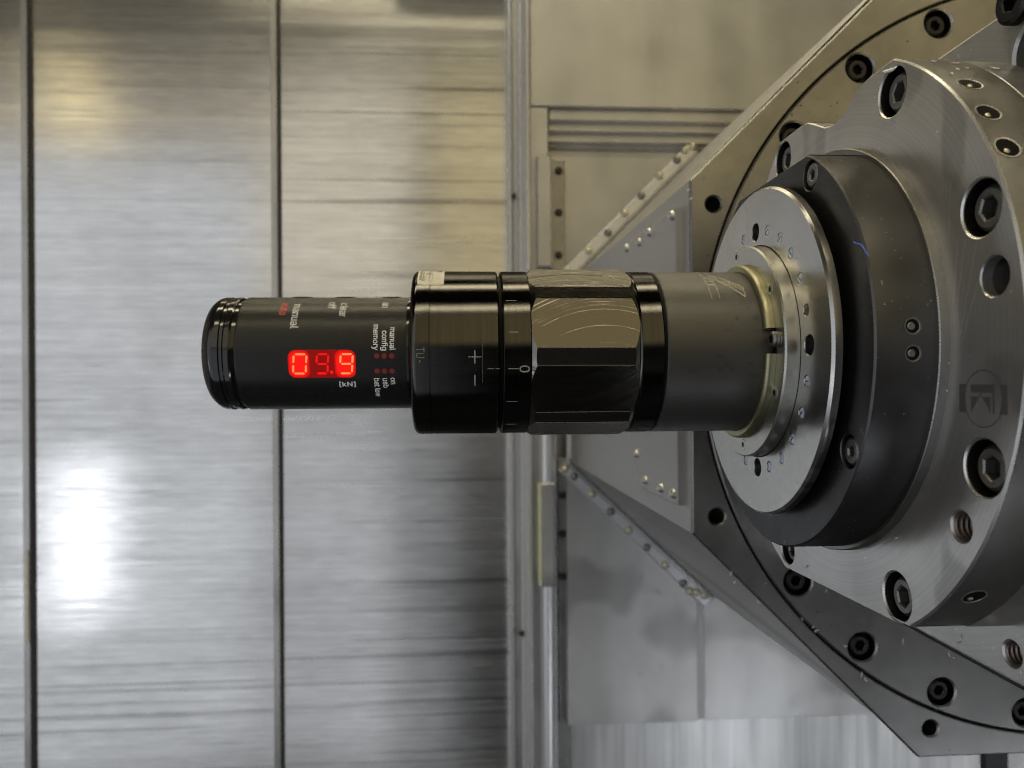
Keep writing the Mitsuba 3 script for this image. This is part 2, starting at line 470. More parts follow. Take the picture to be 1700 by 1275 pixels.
def sheet(xa, xb, y, za, zb, n=1):
    """A flat sheet facing the camera with uv along x and z, for the direction of the brushing."""
    V = np.array([(xa, y, za), (xb, y, za), (xb, y, zb), (xa, y, zb)])
    return (V, [[0, 1, 2, 3]]), np.array([(xa, za), (xb, za), (xb, zb), (xa, zb)])


ZLO, ZHI = ZB + 0.005, ZT - 0.005
tag('way_cover', 'brushed stainless telescopic way cover of three overlapping sheets behind the gauge', 'way cover')
xs = [(XL + 0.004, on_y(47.5, 637, YC - 0.004)[0], YC - 0.004), (on_y(40, 637, YC)[0], on_y(463, 637, YC)[0], YC), (on_y(450, 637, YC + .004)[0], on_y(846, 637, YC + 0.004)[0], YC + 0.004)]
for xa, xb, y in xs:
    m, uv = sheet(xa, xb, y, ZLO, ZHI)
    k = part('way_cover', 'panel', m, 'cover_steel', False, uv=uv)
# folded lips and black strips added as the shadow each lip casts
for px, y in ((47.5, YC - 0.004), (461.5, YC)):
    x = on_y(px, 637, y)[0]
    part('way_cover', 'lip', box(x - 0.0068, x + 0.0006, y - 0.0014, y + 0.0036, ZLO, ZHI, 0.0003), 'wall_steel')
    part('way_cover', 'lip_shadow', box(x + 0.0009, x + 0.0044, y - 0.0006, y + 0.0036, ZLO, ZHI, 0.0003), 'rubber_black')  # shadow beside the lip, laid in as a black strip
x = on_y(47, 637, YC - 0.006)[0]
part('way_cover', 'lip_lit_patch', box(x - 0.0046, x - 0.0008, YC - 0.0082, YC - 0.0060, on_y(45, 1065, YC)[1], on_y(45, 912, YC)[1], 0.0004), 'label_paper')  # catch of light on the lip, put in as a pale piece

# ------------------------------------------------------------------ vertical guide profile between cover and wall
YW = 0.87
tag('guide_profile', 'pale vertical metal guide profile with grooves between the way cover and the wall', 'rail')
def vbar(parent, name, pa, pb, y0, y1, mat, ch=0.001, py0=-100, py1=1400):
    """Bar whose front edges are at columns pa and pb at half height; it runs upright from py1 to py0."""
    return part(parent, name, strip(pa, pb, y0, y1, ch, py0, py1), mat)


vbar('guide_profile', 'outer_edge', 844.5, 852.5, YC - 0.035, YC + 0.01, 'rail_steel', 0.002)
vbar('guide_profile', 'web', 852.8, 863.0, YC - 0.028, YC + 0.01, 'wall_steel', 0.0006)
vbar('guide_profile', 'web', 863.3, 870.0, YC - 0.032, YC + 0.01, 'rail_steel', 0.0008)
vbar('guide_profile', 'groove', 870.2, 874.4, YC - 0.018, YC + 0.01, 'deep_black', 0.0)
vbar('guide_profile', 'inner_edge', 874.6, 882.5, YW - 0.012, YC + 0.01, 'rail_steel', 0.002)
for px, py in ((853, 325), (866, 1052)):
    c = on_y(px, py, YC - 0.034)
    k = part('guide_profile', 'clip', plate('y', ring_pts(c, 0.0042, 3, math.pi), [], YC - 0.0375, YC - 0.030, 0.0004), 'rubber_black')

# ------------------------------------------------------------------ back wall with its recess, strips and slats
tag('back_wall', 'grey steel back wall with a stepped recess and riveted diagonal strips', 'wall panel')
W = YW
def py_(px, py, Y=W): return on_y(px, py, Y)
xw0 = py_(882.5, 600)[0]
xo = py_(912.5, 600)[0]                                # left edge of the recessed field
zt = py_(1000, 178)[1]                                 # its top edge
zb = py_(1000, 1203)[1]                                # its bottom edge
x_r = XR - 0.003
z_hi, z_lo = ZHI, ZLO
part('back_wall', 'top_panel', box(xw0, x_r, W, W + 0.05, zt, z_hi, 0.0012), 'wall_steel')
part('back_wall', 'side_panel', box(xw0 - .001, xo, W + 0.0005, W + 0.05, z_lo, zt - 0.0008, 0.0012), 'wall_steel')
# stepped slats of the recess: every slat lies deeper and ends further left
ys = [178, 197, 215, 233, 242]
xr = [1243, 1226, 1212, 1200]
for i in range(4):
    yy = W + 0.008 + 0.008 * i
    za, zc = py_(1000, ys[i + 1], yy)[1], py_(1000, ys[i] + 3, yy)[1]
    part('back_wall', 'slat', box(xo + 0.0005, py_(xr[i], 200, yy)[0], yy, yy + 0.02, za - 0.004, zc, 0.0022), 'wall_steel')
part('back_wall', 'recess_panel', box(xo - 0.02, py_(1330, 200, W + .04)[0], W + 0.040, W + 0.046, zb + 0.004, py_(1000, 160, W + .04)[1]), 'wall_steel')
part('back_wall', 'recess_side', box(py_(1262, 200, W)[0], x_r, W + 0.002, W + 0.05, py_(1000, 620)[1], zt - 0.0008, 0.003), 'wall_steel')
# lower field
part('back_wall', 'lower_panel', box(py_(941, 900, W)[0], py_(1157, 1000, W)[0], W, W + 0.03, zb, py_(900, 620)[1], 0.0004), 'wall_steel')
part('back_wall', 'lower_panel', box(py_(1169, 1000, W)[0], x_r, W + 0.0004, W + 0.03, zb + 0.001, py_(900, 620)[1], 0.0004), 'wall_steel')
part('back_wall', 'joint_strip', box(py_(1155, 1000, W)[0], py_(1171, 1000, W)[0], W + 0.0008, W + 0.028, zb + 0.002, py_(900, 640)[1]), 'joint_steel')
part('back_wall', 'bottom_panel', box(py_(945, 900, W + .05)[0], x_r, W + 0.05, W + 0.055, z_lo, zb + 0.02), 'streaked_steel')
part('back_wall', 'bottom_edge', box(py_(925, 1240, W + .03)[0], py_(948, 1240, W + .03)[0], W + 0.030, W + 0.049, z_lo, zb + 0.01, 0.001), 'head_steel')
part('back_wall', 'bottom_post', box(py_(1634, 1260, .70)[0], py_(1676, 1260, .70)[0], 0.70, 0.706, z_lo, py_(1650, 1180, .70)[1], 0.002), 'rubber_black')
# upright retaining strips with dark screws, bars in front of them
for (pa, pb, p0, p1, pys) in ((915, 938, 262, 446, (284, 353, 424)), (923, 943, 762, 1206, (822, 886, 957))):
    za, zc = py_(920, p1)[1], py_(920, p0)[1]
    deep = W + 0.012
    k = part('back_wall', 'retaining_strip', box(py_(pa, 400, deep)[0], py_(pb, 400, deep)[0], deep, deep + 0.026, za, zc, 0.0008), 'head_steel')
    for py in pys:
        c = py_((pa + pb) / 2 + 1, py, deep)
        part(k, 'screw', rev([(-0.0034, 0.0), (-0.0034, 0.0024), (-0.002, 0.0044), (0.001, 0.0046)], (c[0], deep, c[1]), (0, 1, 0)), 'bolt_black')
part('back_wall', 'cover_bar', box(py_(890, 350)[0], py_(914.5, 350)[0], W - 0.010, W + 0.0002, py_(900, 446)[1], py_(900, 263)[1], 0.0016), 'wall_steel')
part('back_wall', 'cover_block', box(py_(899.5, 870, W - .014)[0], py_(922, 870, W - .014)[0], W - 0.014, W + 0.0002, py_(900, 975, W - .014)[1], py_(900, 802, W - .014)[1], 0.0018), 'wall_steel')
part('back_wall', 'marking_strip', box(py_(894.6, 870, W - .013)[0], py_(899.0, 870, W - .013)[0], W - 0.0125, W - 0.001, py_(900, 974, W - .014)[1], py_(900, 803, W - .014)[1], 0.0006), 'yellow_strip')
# polished round rod beside the wall below the gauge
xr_, r_ = py_(908.5, 900, W - .004)[0], 0.0086
rod = trimesh.creation.cylinder(radius=r_, segment=[[xr_, W - 0.003, z_lo], [xr_, W - 0.003, py_(900, 640)[1]]], sections=48)
part('back_wall', 'rod', rod, 'rail_steel', 40)
part('back_wall', 'rod_edge', box(py_(920.5, 900, W - .002)[0], py_(924.5, 900, W - .002)[0], W - 0.002, W + 0.01, z_lo, py_(900, 640)[1], 0.0005), 'rail_steel')
# diagonal wiper_strip plates: pixel line of the strip's outer and inner side, on the wall
def diag(p_a, p_b, width, y, screws, mats):
    a, b = np.array(py_(*p_a, y)), np.array(py_(*p_b, y))
    t = (b - a) / np.linalg.norm(b - a); n = np.array([-t[1], t[0]])
    if n[0] > 0: n = -n
    quadp = [a, b, b + n * width, a + n * width]
    k = part('back_wall', 'wiper_strip', plate('y', quadp, [], y, y + 0.05, 0.0016), 'rail_steel')
    part(k, 'rubber_lip', plate('y', [a - n * 0.0042, b - n * 0.0042, b + n * 0.0002, a + n * 0.0002], [], y + 0.0015, y + 0.05), 'rubber_black')
    part(k, 'raised_rib', plate('y', [a + n * width * .10, b + n * width * .10, b + n * width * .34, a + n * width * .34], [], y - 0.0022, y + 0.001, 0.0007), 'wall_steel')
    for (px, py), mname in zip(screws, mats):
        c = py_(px, py, y)
        part(k, 'screw', rev([(-0.0046, 0.0), (-0.0043, 0.0018), (-0.0028, 0.0037), (0.0, 0.0046), (0.001, 0.0046)], (c[0], y, c[1]), (0, 1, 0)), mname)
    return k


diag((944, 472), (1160, 255), 0.0165, W - 0.010, [(1150, 243), (1137, 250), (1124, 266), (1095, 292), (1065, 325), (1037, 354), (1009, 386), (977, 416)],
     ['screw_brass', 'screw_brass', 'bolt_grey', 'screw_brass', 'bolt_grey', 'screw_brass', 'bolt_grey', 'screw_brass'])
diag((945, 765), (1186, 992), 0.0165, W - 0.010, [(938, 778), (953, 791), (983, 820), (1014, 850), (1044, 880), (1074, 909), (1104, 938), (1135, 968), (1145, 981), (1155, 983), (1169, 988)],
     ['screw_brass', 'bolt_grey', 'screw_brass', 'bolt_grey', 'screw_brass', 'bolt_grey', 'screw_brass', 'bolt_grey', 'screw_brass', 'screw_brass', 'screw_brass'])
part('back_wall', 'strip_joint', box(py_(940, 740)[0], py_(948, 740)[0], W - 0.004, W + 0.04, py_(944, 769)[1], py_(944, 470)[1], 0.0008), 'bright_steel')

# ------------------------------------------------------------------ machine head: octagonal plate with round table, prism behind it, side cover
YP = 0.42
H = 'machine_head'
tag(H, 'big octagonal grey steel machine head with a ring of socket bolts behind the spindle', 'machine head')
GC, GR = np.array([0.3569, 0.0134]), 0.2223
c1, c2 = 0.1287, 0.2620
zc_ = 0.01505
zl = zc_ - 0.2343
octo = [(c1, zc_ - 0.1013), (c2, zl), (0.72, zl), (0.72, zc_ + 0.2343), (c2 + 0.002, zc_ + 0.2343), (c1, zc_ + 0.1013)]
hole_px = [(1184.7, 338.7, .0044), (1190.5, 857.8, .0046), (1545, 1209.5, .0046)]
holes = []
for px, py, r in hole_px:
    holes.append((ring_pts(on_y(px, py, YP), r, 32), 0.010, 0.0010))
gap = 0.0006
bolt_px = [(1557.4, 39.0), (1427.6, 112.6), (1318, 226), (1324.7, 965.7), (1431.5, 1074), (1563, 1149), (1703, 1183)]
pl = plate('y', octo, [(ring_pts(GC, GR + gap, 220), 0.0088, 0.0006)] + holes, YP, YP + 0.0030, 0.0010, back=False)
pk = part(H, 'plate', pl, 'head_steel')
for px, py, r in hole_px:
    c = on_y(px, py, YP)
    part(pk, 'hole_bottom', cap('y', ring_pts(c, r * 1.02, 32), YP + 0.0098), 'deep_black', False)
part(H, 'groove', cap('y', ring_pts(GC, GR + gap * 1.5, 220), YP + 0.0084), 'deep_black', False)
bh = [(ring_pts(on_y(px, py, YP), 0.0082, 40), 0.0078, 0.0009) for px, py in bolt_px]
tb = part(H, 'round_table', plate('y', ring_pts(GC, GR - gap, 220), bh, YP - 0.0003, YP + 0.0080, 0.0009), 'head_steel')
def bore_y(c, r, ch):
    k = rev([(-0.00033, r + ch + 0.00003), (ch - 0.0003, r + 0.00003)], (c[0], YP, c[1]), (0, 1, 0), 40)
    return k


for i, (px, py) in enumerate(bolt_px):
    c = on_y(px, py, YP)
    part(tb, 'bore_edge', bore_y(c, 0.0082, 0.0010), 'bright_steel', 30)  # bright steel put on the chamfer as its highlight
    part(tb, 'counterbore', cat([cap('y', ring_pts(c, 0.0083, 40), YP + 0.0072), rev([(0.0009, 0.00814), (0.0073, 0.00814)], (c[0], YP, c[1]), (0, 1, 0), 40)]), 'bolt_black', 30)  # blackened liner and floor stand in for shade inside the bore
    socket_bolt(tb, 'y', c, YP + 0.0022, 0.0061, 0.0030, 'bolt_black', 0.0036, 0.3 + i)
# prism behind the plate
back = [(0.1217, zc_ - 0.1105), (0.2914, -0.2609)]
f0, f1 = (c1 + 0.0009, zc_ - 0.1008), (0.2365, zc_ - 0.2080)
pr = []
def quad3(*p): return (np.array(p, float), [[0, 1, 2, 3]])
yb_, yf_ = W - 0.003, YP + 0.0030
xk, zu, zd = 0.1209, 0.1172, -0.0904
m_left = quad3((c1, yf_, zc_ - 0.1013), (c1, yf_, zc_ + 0.1013), (xk, yb_, zu), (xk, yb_, zd))
m_low = quad3((c1, yf_, zc_ - 0.1013), (xk, yb_, zd), (0.2898, yb_, -0.2512), (0.2365, yf_, zc_ - 0.2088))
m_low2 = quad3((0.2365, yf_, zc_ - 0.2088), (0.2898, yb_, -0.2512), (0.70, yb_, -0.2512), (0.70, yf_, zc_ - 0.2088))
m_up = quad3((c1, yf_, zc_ + 0.1013), (0.2600, yf_, zc_ + 0.2326), (0.2600, yb_, zu + 0.1391), (xk, yb_, zu))
m_up2 = quad3((0.2600, yf_, zc_ + 0.2326), (0.70, yf_, zc_ + 0.2326), (0.70, yb_, zu + 0.1391), (0.2600, yb_, zu + 0.1391))
part(H, 'column', cat([trimesh.Trimesh(v, [[0, 1, 2], [0, 2, 3]], process=False) for v, _ in (m_left, m_low, m_low2, m_up, m_up2)]), 'wall_steel', False)
# side cover: a thin sheet on the left flank, with raised rim screws
def on_flank(px, py, off=0.0):
    d = ray(px, py)
    X = c1 - off
    return (d * X / d[0])[1:]
cov_px = [(1136, 331), (1139, 848), (1066, 811), (1057, 800), (1047, 718), (1040, 560), (1043, 402)]
xs_ = c1 - 0.0045
P = [on_x(px, py, xs_) for px, py in cov_px]
P[0][0] = P[1][0] = YP + 0.0150
ck = part(H, 'side_cover', plate('x', P, [], xs_, c1 - 0.0002, 0.0008), 'wall_steel', False)
for px, py in ((1125, 351), (1079, 386), (1041, 412), (1012 + 50, 402), (1058, 753), (1073, 797), (1099, 810), (1130, 825)):
    c = on_x(px, py, xs_)
    if c[0] < P[0][0] + 0.004: c[0] = P[0][0] + 0.006
    part(ck, 'screw', rev([(-0.0030, 0.0), (-0.0028, 0.0014), (-0.0016, 0.0028), (0.0004, 0.0032)], (xs_, c[0], c[1]), (1, 0, 0)), 'bright_steel')

# ------------------------------------------------------------------ spindle
S = 'spindle'
tag(S, 'machine spindle with polished disc, dark ring and notched grey mounting flange full of socket bolts', 'spindle')
XF, RF = 0.1482, 0.1112
ZTf, ZBf = Z0 + 0.0993, Z0 - 0.0975
out = []
aT = math.asin(0.0993 / RF); aB = math.asin(0.0950 / RF)
for a in np.linspace(-aB, aT, 90):                      # near side: circle
    out.append((Y0 - RF * math.cos(a), Z0 + RF * math.sin(a)))
notch = [(0.2660, ZTf), (0.2740, ZTf - 0.0010), (0.2795, ZTf - 0.0045), (0.2850, ZTf - 0.0072), (0.2925, ZTf - 0.0082), (0.2995, ZTf - 0.0068),
         (0.3080, ZTf - 0.0025), (0.3150, ZTf + 0.0006), (0.3225, ZTf + 0.0014), (0.3430, ZTf + 0.0014), (0.3500, ZTf - 0.0040), (0.3600, ZTf - 0.0140)]
low = [(0.3700, -0.050), (0.3640, -0.0640), (0.3548, -0.0790), (0.3402, -0.0864)]
poly = out + notch + low
fb = [(1481.0, 152.5), (1628.5, 345), (1633.5, 777.3), (1489, 990.3), (1299.5, 266), (1307.5, 911)]
fh = [(ring_pts(on_x(px, py, XF), 0.0084 if i < 5 else 0.0070, 44), 0.0058, 0.0005) for i, (px, py) in enumerate(fb)]
dow = on_x(1651.2, 458.6, XF); thr = on_x(1596, 874.3, XF)
fh += [(ring_pts(dow, 0.0057, 40), 0.004, 0.0004), (ring_pts(thr, 0.0046, 40), 0.016, 0.0006)]
RO, RI = 0.0784, 0.0800
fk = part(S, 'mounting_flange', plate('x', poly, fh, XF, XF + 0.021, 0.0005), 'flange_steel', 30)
for i, (px, py) in enumerate(fb):
    c = on_x(px, py, XF)
    socket_bolt(fk, 'x', c, XF + 0.0022, 0.0067 if i < 5 else 0.0058, 0.0036, 'bolt_grey', 0.0042, 0.2 + 0.7 * i)
    rl = 0.0084 if i < 5 else 0.0070
    part(fk, 'counterbore', cat([cap('x', ring_pts(c, rl, 40), XF + 0.0056), lathe([(XF + 0.0008, rl - 0.00006), (XF + 0.0056, rl - 0.00006)], 40, c)]), 'bolt_black', 30)  # bore wall lined black in place of the shade within
    part(fk, 'bore_edge', lathe([(XF - 0.00005, rl + 0.00052), (XF + 0.00042, rl + 0.00002)], 44, c), 'bright_steel', 30)  # highlight of the chamfer, given as brighter steel
part(fk, 'dowel', cap('x', ring_pts(dow, 0.0058, 40), XF + 0.0036), 'bolt_black', False)


def thread(parent, c, w, r, depth=0.015, pitch=0.00165):
    pr_ = []
    x = w + 0.0006
    while x < w + depth:
        pr_ += [(x, r * 0.985), (x + pitch * .35, r * 0.80), (x + pitch * .6, r * 0.80), (x + pitch * .98, r * 0.985)]; x += pitch
    part(parent, 'thread', lathe(pr_, 40, c), 'thread_steel', 25)
    part(parent, 'hole_bottom', cap('x', ring_pts(c, r, 32), w + depth), 'deep_black', False)


thread(fk, thr, XF, 0.0046)
rim = [(Y0 - RF * math.cos(a), Z0 + RF * math.sin(a)) for a in np.linspace(-aB + .01, aT - .01, 120)]
def edge_band(pts2, X, c, lift=0.00003):
    p = np.array(pts2); e = np.gradient(p, axis=0); e /= np.linalg.norm(e, axis=1, keepdims=True); n = np.stack([e[:, 1], -e[:, 0]], 1)
    if ((p + n) ** 2)[:, 0].sum() < 0: n = -n
    cen = p.mean(0) * 0 + np.array([Y0, Z0])
    if ((p + n * .001 - cen) ** 2).sum() < ((p - cen) ** 2).sum(): n = -n
    A, B = p - n * c, p + n * lift
    V = np.vstack([np.c_[np.full(len(p), X - lift), A], np.c_[np.full(len(p), X + c), B]]); k = len(p)
    return trimesh.Trimesh(V, [f for i in range(k - 1) for f in ((i, i + 1, k + i + 1), (i, k + i + 1, k + i))], process=False)
part(fk, 'rim', lathe([(XF + 0.0007, RF + 0.00006), (XF + 0.0208, RF + 0.00006)], 160, (Y0, Z0), -aB + .01, aT - .01), 'head_steel', True)
part(fk, 'edge_glint', edge_band(rim, XF, 0.00055), 'bright_steel', True)  # highlight along the chamfer, laid on as a bright strip
# chamfered bore of the flange around the dark ring
part(S, 'bore_ring', lathe([(XF - 0.0034, RO - 0.002), (XF - 0.0034, RI - 0.0003), (XF - 0.0031, RI), (XF + 0.001, RI + 0.0001)]), 'head_steel')
# engraved mark on the flange: ring, side bars and angular strokes
def mark(pxs, w=XF - 0.00007):
    return plate('x', [on_x(px, py, XF) for px, py in pxs], [], w, XF + 0.0003, 0.0)
def Q(x, y): return (1560 + x / 9.107, 590 + y / 9.107)
lc = on_x(*Q(660, 655), XF)
rr = abs(on_x(*Q(660, 222), XF)[1] - lc[1])
part(fk, 'emblem', plate('x', ring_pts(lc, rr + 0.00018, 72), [(ring_pts(lc, rr - 0.00022, 72), 0.0003, 0)], XF - 0.00007, XF + 0.0003, back=False), 'laser_mark', False)
for pts in ([(473, 437), (833, 440), (833, 573), (473, 560)], [(800, 573), (833, 573), (833, 895), (800, 880)], [(608, 562), (632, 565), (634, 625), (606, 622)],
            [(473, 615), (606, 620), (478, 850)], [(640, 625), (770, 630), (770, 868)]):
    part(fk, 'emblem', mark([Q(*p) for p in pts]), 'laser_mark', False)
for side in (0, 1):
    a = np.array([Q(300, 435), Q(412, 433), Q(392, 560), Q(388, 640), Q(394, 740), Q(418, 860), Q(302, 852)]) if side == 0 else np.array([Q(905, 440), Q(1030, 452), Q(1030, 900), Q(905, 900), Q(933, 760), Q(942, 640), Q(932, 540)])
    part(fk, 'emblem', mark(a), 'laser_mark', False)

# second flange piece behind the seam, housing block behind
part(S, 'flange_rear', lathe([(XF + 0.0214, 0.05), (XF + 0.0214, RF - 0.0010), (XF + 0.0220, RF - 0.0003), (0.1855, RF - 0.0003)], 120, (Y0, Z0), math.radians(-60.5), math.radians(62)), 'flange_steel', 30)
HX = 0.1855
hz0, hz1 = -0.1027, 0.1272
t2, b2 = on_x(1680.5, 1085.5, HX), on_x(1722, 78, HX)
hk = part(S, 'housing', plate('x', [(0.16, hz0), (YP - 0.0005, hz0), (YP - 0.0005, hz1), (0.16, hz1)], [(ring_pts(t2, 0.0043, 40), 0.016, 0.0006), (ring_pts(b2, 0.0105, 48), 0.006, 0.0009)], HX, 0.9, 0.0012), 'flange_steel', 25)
thread(hk, t2, HX, 0.0043)
part(hk, 'counterbore', cap('x', ring_pts(b2, 0.0106, 40), HX + 0.0057), 'bolt_black', False)
part(hk, 'lower_bevel', (np.array([(HX + 0.0013, 0.16, hz0 - 0.0002), (HX + 0.0013, YP - 0.0005, hz0 - 0.0002), (HX + 0.012, YP - 0.0005, hz0 - 0.0075), (HX + 0.012, 0.16, hz0 - 0.0075)]), [[0, 1, 2, 3]]), 'ring_steel', False)
b3 = on_x(1694, 2, HX)
socket_bolt(hk, 'x', b3, HX - 0.004, 0.0075, 0.0036, 'bolt_black', 0.004)
# holes in the flange's rim
for px, py in ((1610, 140), (1640, 187), (1672, 245), (1617, 990)):
    x, a = on_cyl(px, py, RF)
    o = cyl(x, a, RF); nrm = np.array([0, -math.cos(a), math.sin(a)])
    part(fk, 'rim_hole', rev([(-0.0008, 0.0030), (0.00022, 0.0039), (0.00020, 0.0034), (-0.003, 0.0026)], o, nrm, 28), 'bright_steel', 40)
    part(fk, 'rim_hole_shade', rev([(0.00012, 0.0), (0.00012, 0.0035)], o, nrm, 24), 'deep_black', False)  # black disc on the surface, standing in for the shaded hole
    part(fk, 'rim_hole_glint', rev([(0.0006, 0.0), (0.0005, 0.0006), (0.0001, 0.0010)], o - nrm * 0.0001 + np.array([-0.0006, -0.0013 * math.sin(a), -0.0013 * math.cos(a)]), nrm, 16), 'screw_brass', 40)  # brass bead added as the gold glint in the hole
# dark outer ring with flat top and two socket bolts
XRg = 0.1252
RR = RO
aF = math.asin(0.0707 / RR)
angs = np.linspace(math.pi - aF, 2 * math.pi + aF, 170)
rp = [(Y0 - RR * math.cos(a), Z0 + RR * math.sin(a)) for a in angs]
rb = [on_x(1345, 290.6, XRg), on_x(1409.5, 749.3, XRg), (Y0 + 0.0640, Z0 - 0.030)]
rk = part(S, 'outer_ring', plate('x', rp, [(ring_pts(c, 0.0056, 40), 0.0042, 0.0003) for c in rb[:2]], XRg, XF + 0.005, 0.0006), 'ring_steel', 30)
for i, c in enumerate(rb[:2]):
    socket_bolt(rk, 'x', c, XRg + 0.0006, 0.0046, 0.0019, 'bolt_grey', 0.003, 0.4 + i)
    part(rk, 'counterbore', cap('x', ring_pts(c, 0.0057, 36), XRg + 0.0040), 'deep_black', False)
for px, py in ((1514.5, 541.3), (1515.3, 586.6)):
    x, a = on_cyl(px, py, RO)
    o = cyl(x, a, RO); nrm = np.array([0, -math.cos(a), math.sin(a)])
    part(rk, 'grub_screw', cat([rev([(-0.0006, 0.0020), (0.00025, 0.0027), (0.00022, 0.0023), (0.00005, 0.0021)], o, nrm, 28), rev([(0.00008, 0.0013), (0.00030, 0.0010), (0.0002, 0.0)], o + np.array([-0.0004, 0, 0]), nrm, 20)]), 'bolt_grey', 35)  # the small bead in the middle is added as a glint
    part(rk, 'grub_screw_recess', rev([(0.00012, 0.0), (0.00012, 0.0022)], o, nrm, 24), 'deep_black', False)  # black disc in place of a deep shaded socket
# polished face disc on a hub
XD, RD = 0.1183, 0.0657
dsc_px = [(1234.4, 398.5, 1), (1273.9, 383, 1), (1294.6, 395, 1), (1312.7, 421, 1), (1328.2, 462.7, 1), (1338.6, 514.4, 0), (1339.3, 632.7, 1), (1330.4, 685.7, 1),
          (1315.2, 729, 1), (1297.5, 760.5, 1), (1276.7, 774.6, 1), (1238, 763.7, 1)]
dh_px = [(1254.0, 385.8), (1343.2, 572.7), (1257.4, 775.8)]
dholes = [(ring_pts(on_x(px, py, XD), 0.0021, 28), 0.0005, 0.0002) for px, py, _ in dsc_px] + [(ring_pts(on_x(px, py, XD), 0.0036, 32), 0.0034, 0.0003) for px, py in dh_px]
dk = part(S, 'face_disc', plate('x', ring_pts((Y0, Z0), RD, 200), dholes, XD, XD + 0.0034, 0.0009), 'disc_steel', 30)
part(S, 'disc_hub', lathe([(XD + 0.0034, 0.0585), (XRg + 0.0004, 0.0585)]), 'deep_black')
for i, (px, py, zinc) in enumerate(dsc_px):
    c = on_x(px, py, XD); a = rng.uniform(0, 3.1)
    mt = 'screw_zinc' if zinc else 'bolt_grey'
    n = 24
    body = rev([(0.0014, 0.0), (0.0012, 0.0013), (0.0005, 0.0019), (0.0003, 0.00205), (0.0015, 0.0021)], (XD, c[0], c[1]), (1, 0, 0), n)
    body = rev([(-0.00012, 0.0), (-0.0001, 0.0008), (0.00002, 0.0015), (0.0003, 0.00195), (0.0006, 0.0020)], (XD, c[0], c[1]), (1, 0, 0), n)
    sk = part(dk, 'screw', body, mt, 40)
    t = np.array([math.cos(a), math.sin(a)]) * 0.0009; w_ = np.array([-t[1], t[0]]) * 0.26
    part(dk, 'screw_slot', plate('x', [c - t - w_, c + t - w_, c + t + w_, c - t + w_], [], XD - 0.00016, XD + 0.0002), 'deep_black', False)
for px, py in dh_px:
    part(dk, 'hole_bottom', cap('x', ring_pts(on_x(px, py, XD), 0.00365, 28), XD + 0.0033), 'deep_black', False)
# spindle nose with its screws and the gold clip ring
XN, RN = 0.1127, 0.0427
nk = part(S, 'nose_ring', lathe([(XN, 0.030), (XN, RN - 0.0006), (XN + 0.0006, RN), (XD + 0.0002, RN)]), 'nose_steel', 30)
part(S, 'nose_shade', lathe([(XD - 0.00006, RN + 0.00045), (XD - 0.00006, RN - 0.0001)], 120), 'deep_black', False)  # black ring painted on the disc for the shade at the nose
for px, py in ((1223.5, 427), (1279, 480), (1286.6, 652), (1234.5, 738)):
    c = on_x(px, py, XN)
    part(nk, 'screw', rev([(-0.0003, 0.0012), (-0.0003, 0.0018), (-0.00005, 0.0023), (0.0002, 0.0024)], (XN, c[0], c[1]), (1, 0, 0), 24), 'bright_steel', 30)
    part(nk, 'screw_recess', rev([(-0.00012, 0.0), (-0.00012, 0.0013)], (XN, c[0], c[1]), (1, 0, 0), 18), 'deep_black', False)
c = on_x(1286.5, 563, XN - 0.0015)
part(nk, 'set_screw', lathe([(XN - 0.003, 0.0016), (XN - 0.003, 0.0023), (XN - 0.0022, 0.0030), (XN - 0.0016, 0.0024), (XN - 0.0010, 0.0030), (XN - 0.0004, 0.0024), (XN + 0.0002, 0.0030)], 28, c), 'bolt_grey', 20)
part(nk, 'set_screw_recess', cap('x', ring_pts(c, 0.0017, 6), XN - 0.0028), 'deep_black', False)
g0, g1 = math.radians(-3.5), math.radians(12)
prof = [(XN - 0.0001, 0.0324), (XN - 0.0036, 0.0324)] + [(XN - 0.0036 + 0.0019 * (1 - math.cos(t)) - 0.0, 0.0338 + 0.0014 * math.sin(t)) for t in np.linspace(0, math.pi / 2, 8)] + [(XN - 0.0001, 0.0352)]
part(S, 'clip_ring', lathe(prof, 180, (Y0, Z0), g1, g0 + 2 * math.pi), 'clip_steel', 40)
part(S, 'clip_gap', lathe([(XN - 0.0003, 0.0323), (XN - 0.0003, 0.0350)], 12, (Y0, Z0), g0, g1), 'deep_black', False)

# ------------------------------------------------------------------ the clamping force gauge
G = 'clamping_force_gauge'
tag(G, 'black cylindrical clamping force gauge with red digital display held in the spindle', 'gauge')
RB, RDp = 0.0322, 0.0220
capp = [(-0.0980, 0.0), (-0.0980, 0.0150)] + [(-0.0980 + 0.0060 * (1 - math.cos(t)), 0.0150 + 0.0070 * math.sin(t)) for t in np.linspace(0.06, math.pi / 2, 16)]
capp += [(-0.0905, 0.0220), (-0.0902, 0.0213), (-0.0892, 0.0213), (-0.0885, 0.0219), (-0.0868, 0.0220), (-0.0862, 0.0216)]
part(G, 'end_cap', lathe(capp, 160), 'gloss_black', 32)
part(G, 'cap_groove', lathe([(-0.0866, 0.0210), (-0.0850, 0.0206), (-0.0846, 0.0214)], 160), 'gloss_black', 32)
part(G, 'display_housing', lathe([(-0.0848, 0.0208), (-0.0846, 0.0216), (-0.0838, 0.0220), (-0.0210, 0.0220), (-0.0190, 0.0219)], 192), 'anodised_black', 30)
part(G, 'housing_end_ring', lathe([(-0.0222, 0.0220), (-0.0220, 0.0223), (-0.0212, 0.0223), (-0.0210, 0.0219), (-0.0195, 0.0219)], 160), 'gloss_black', 30)
col = [(-0.0196, 0.0215), (-0.0202, 0.0300)] + [(-0.0202 + 0.0024 * (1 - math.cos(t)), 0.0300 + 0.0024 * math.sin(t)) for t in np.linspace(0.1, math.pi / 2, 8)]
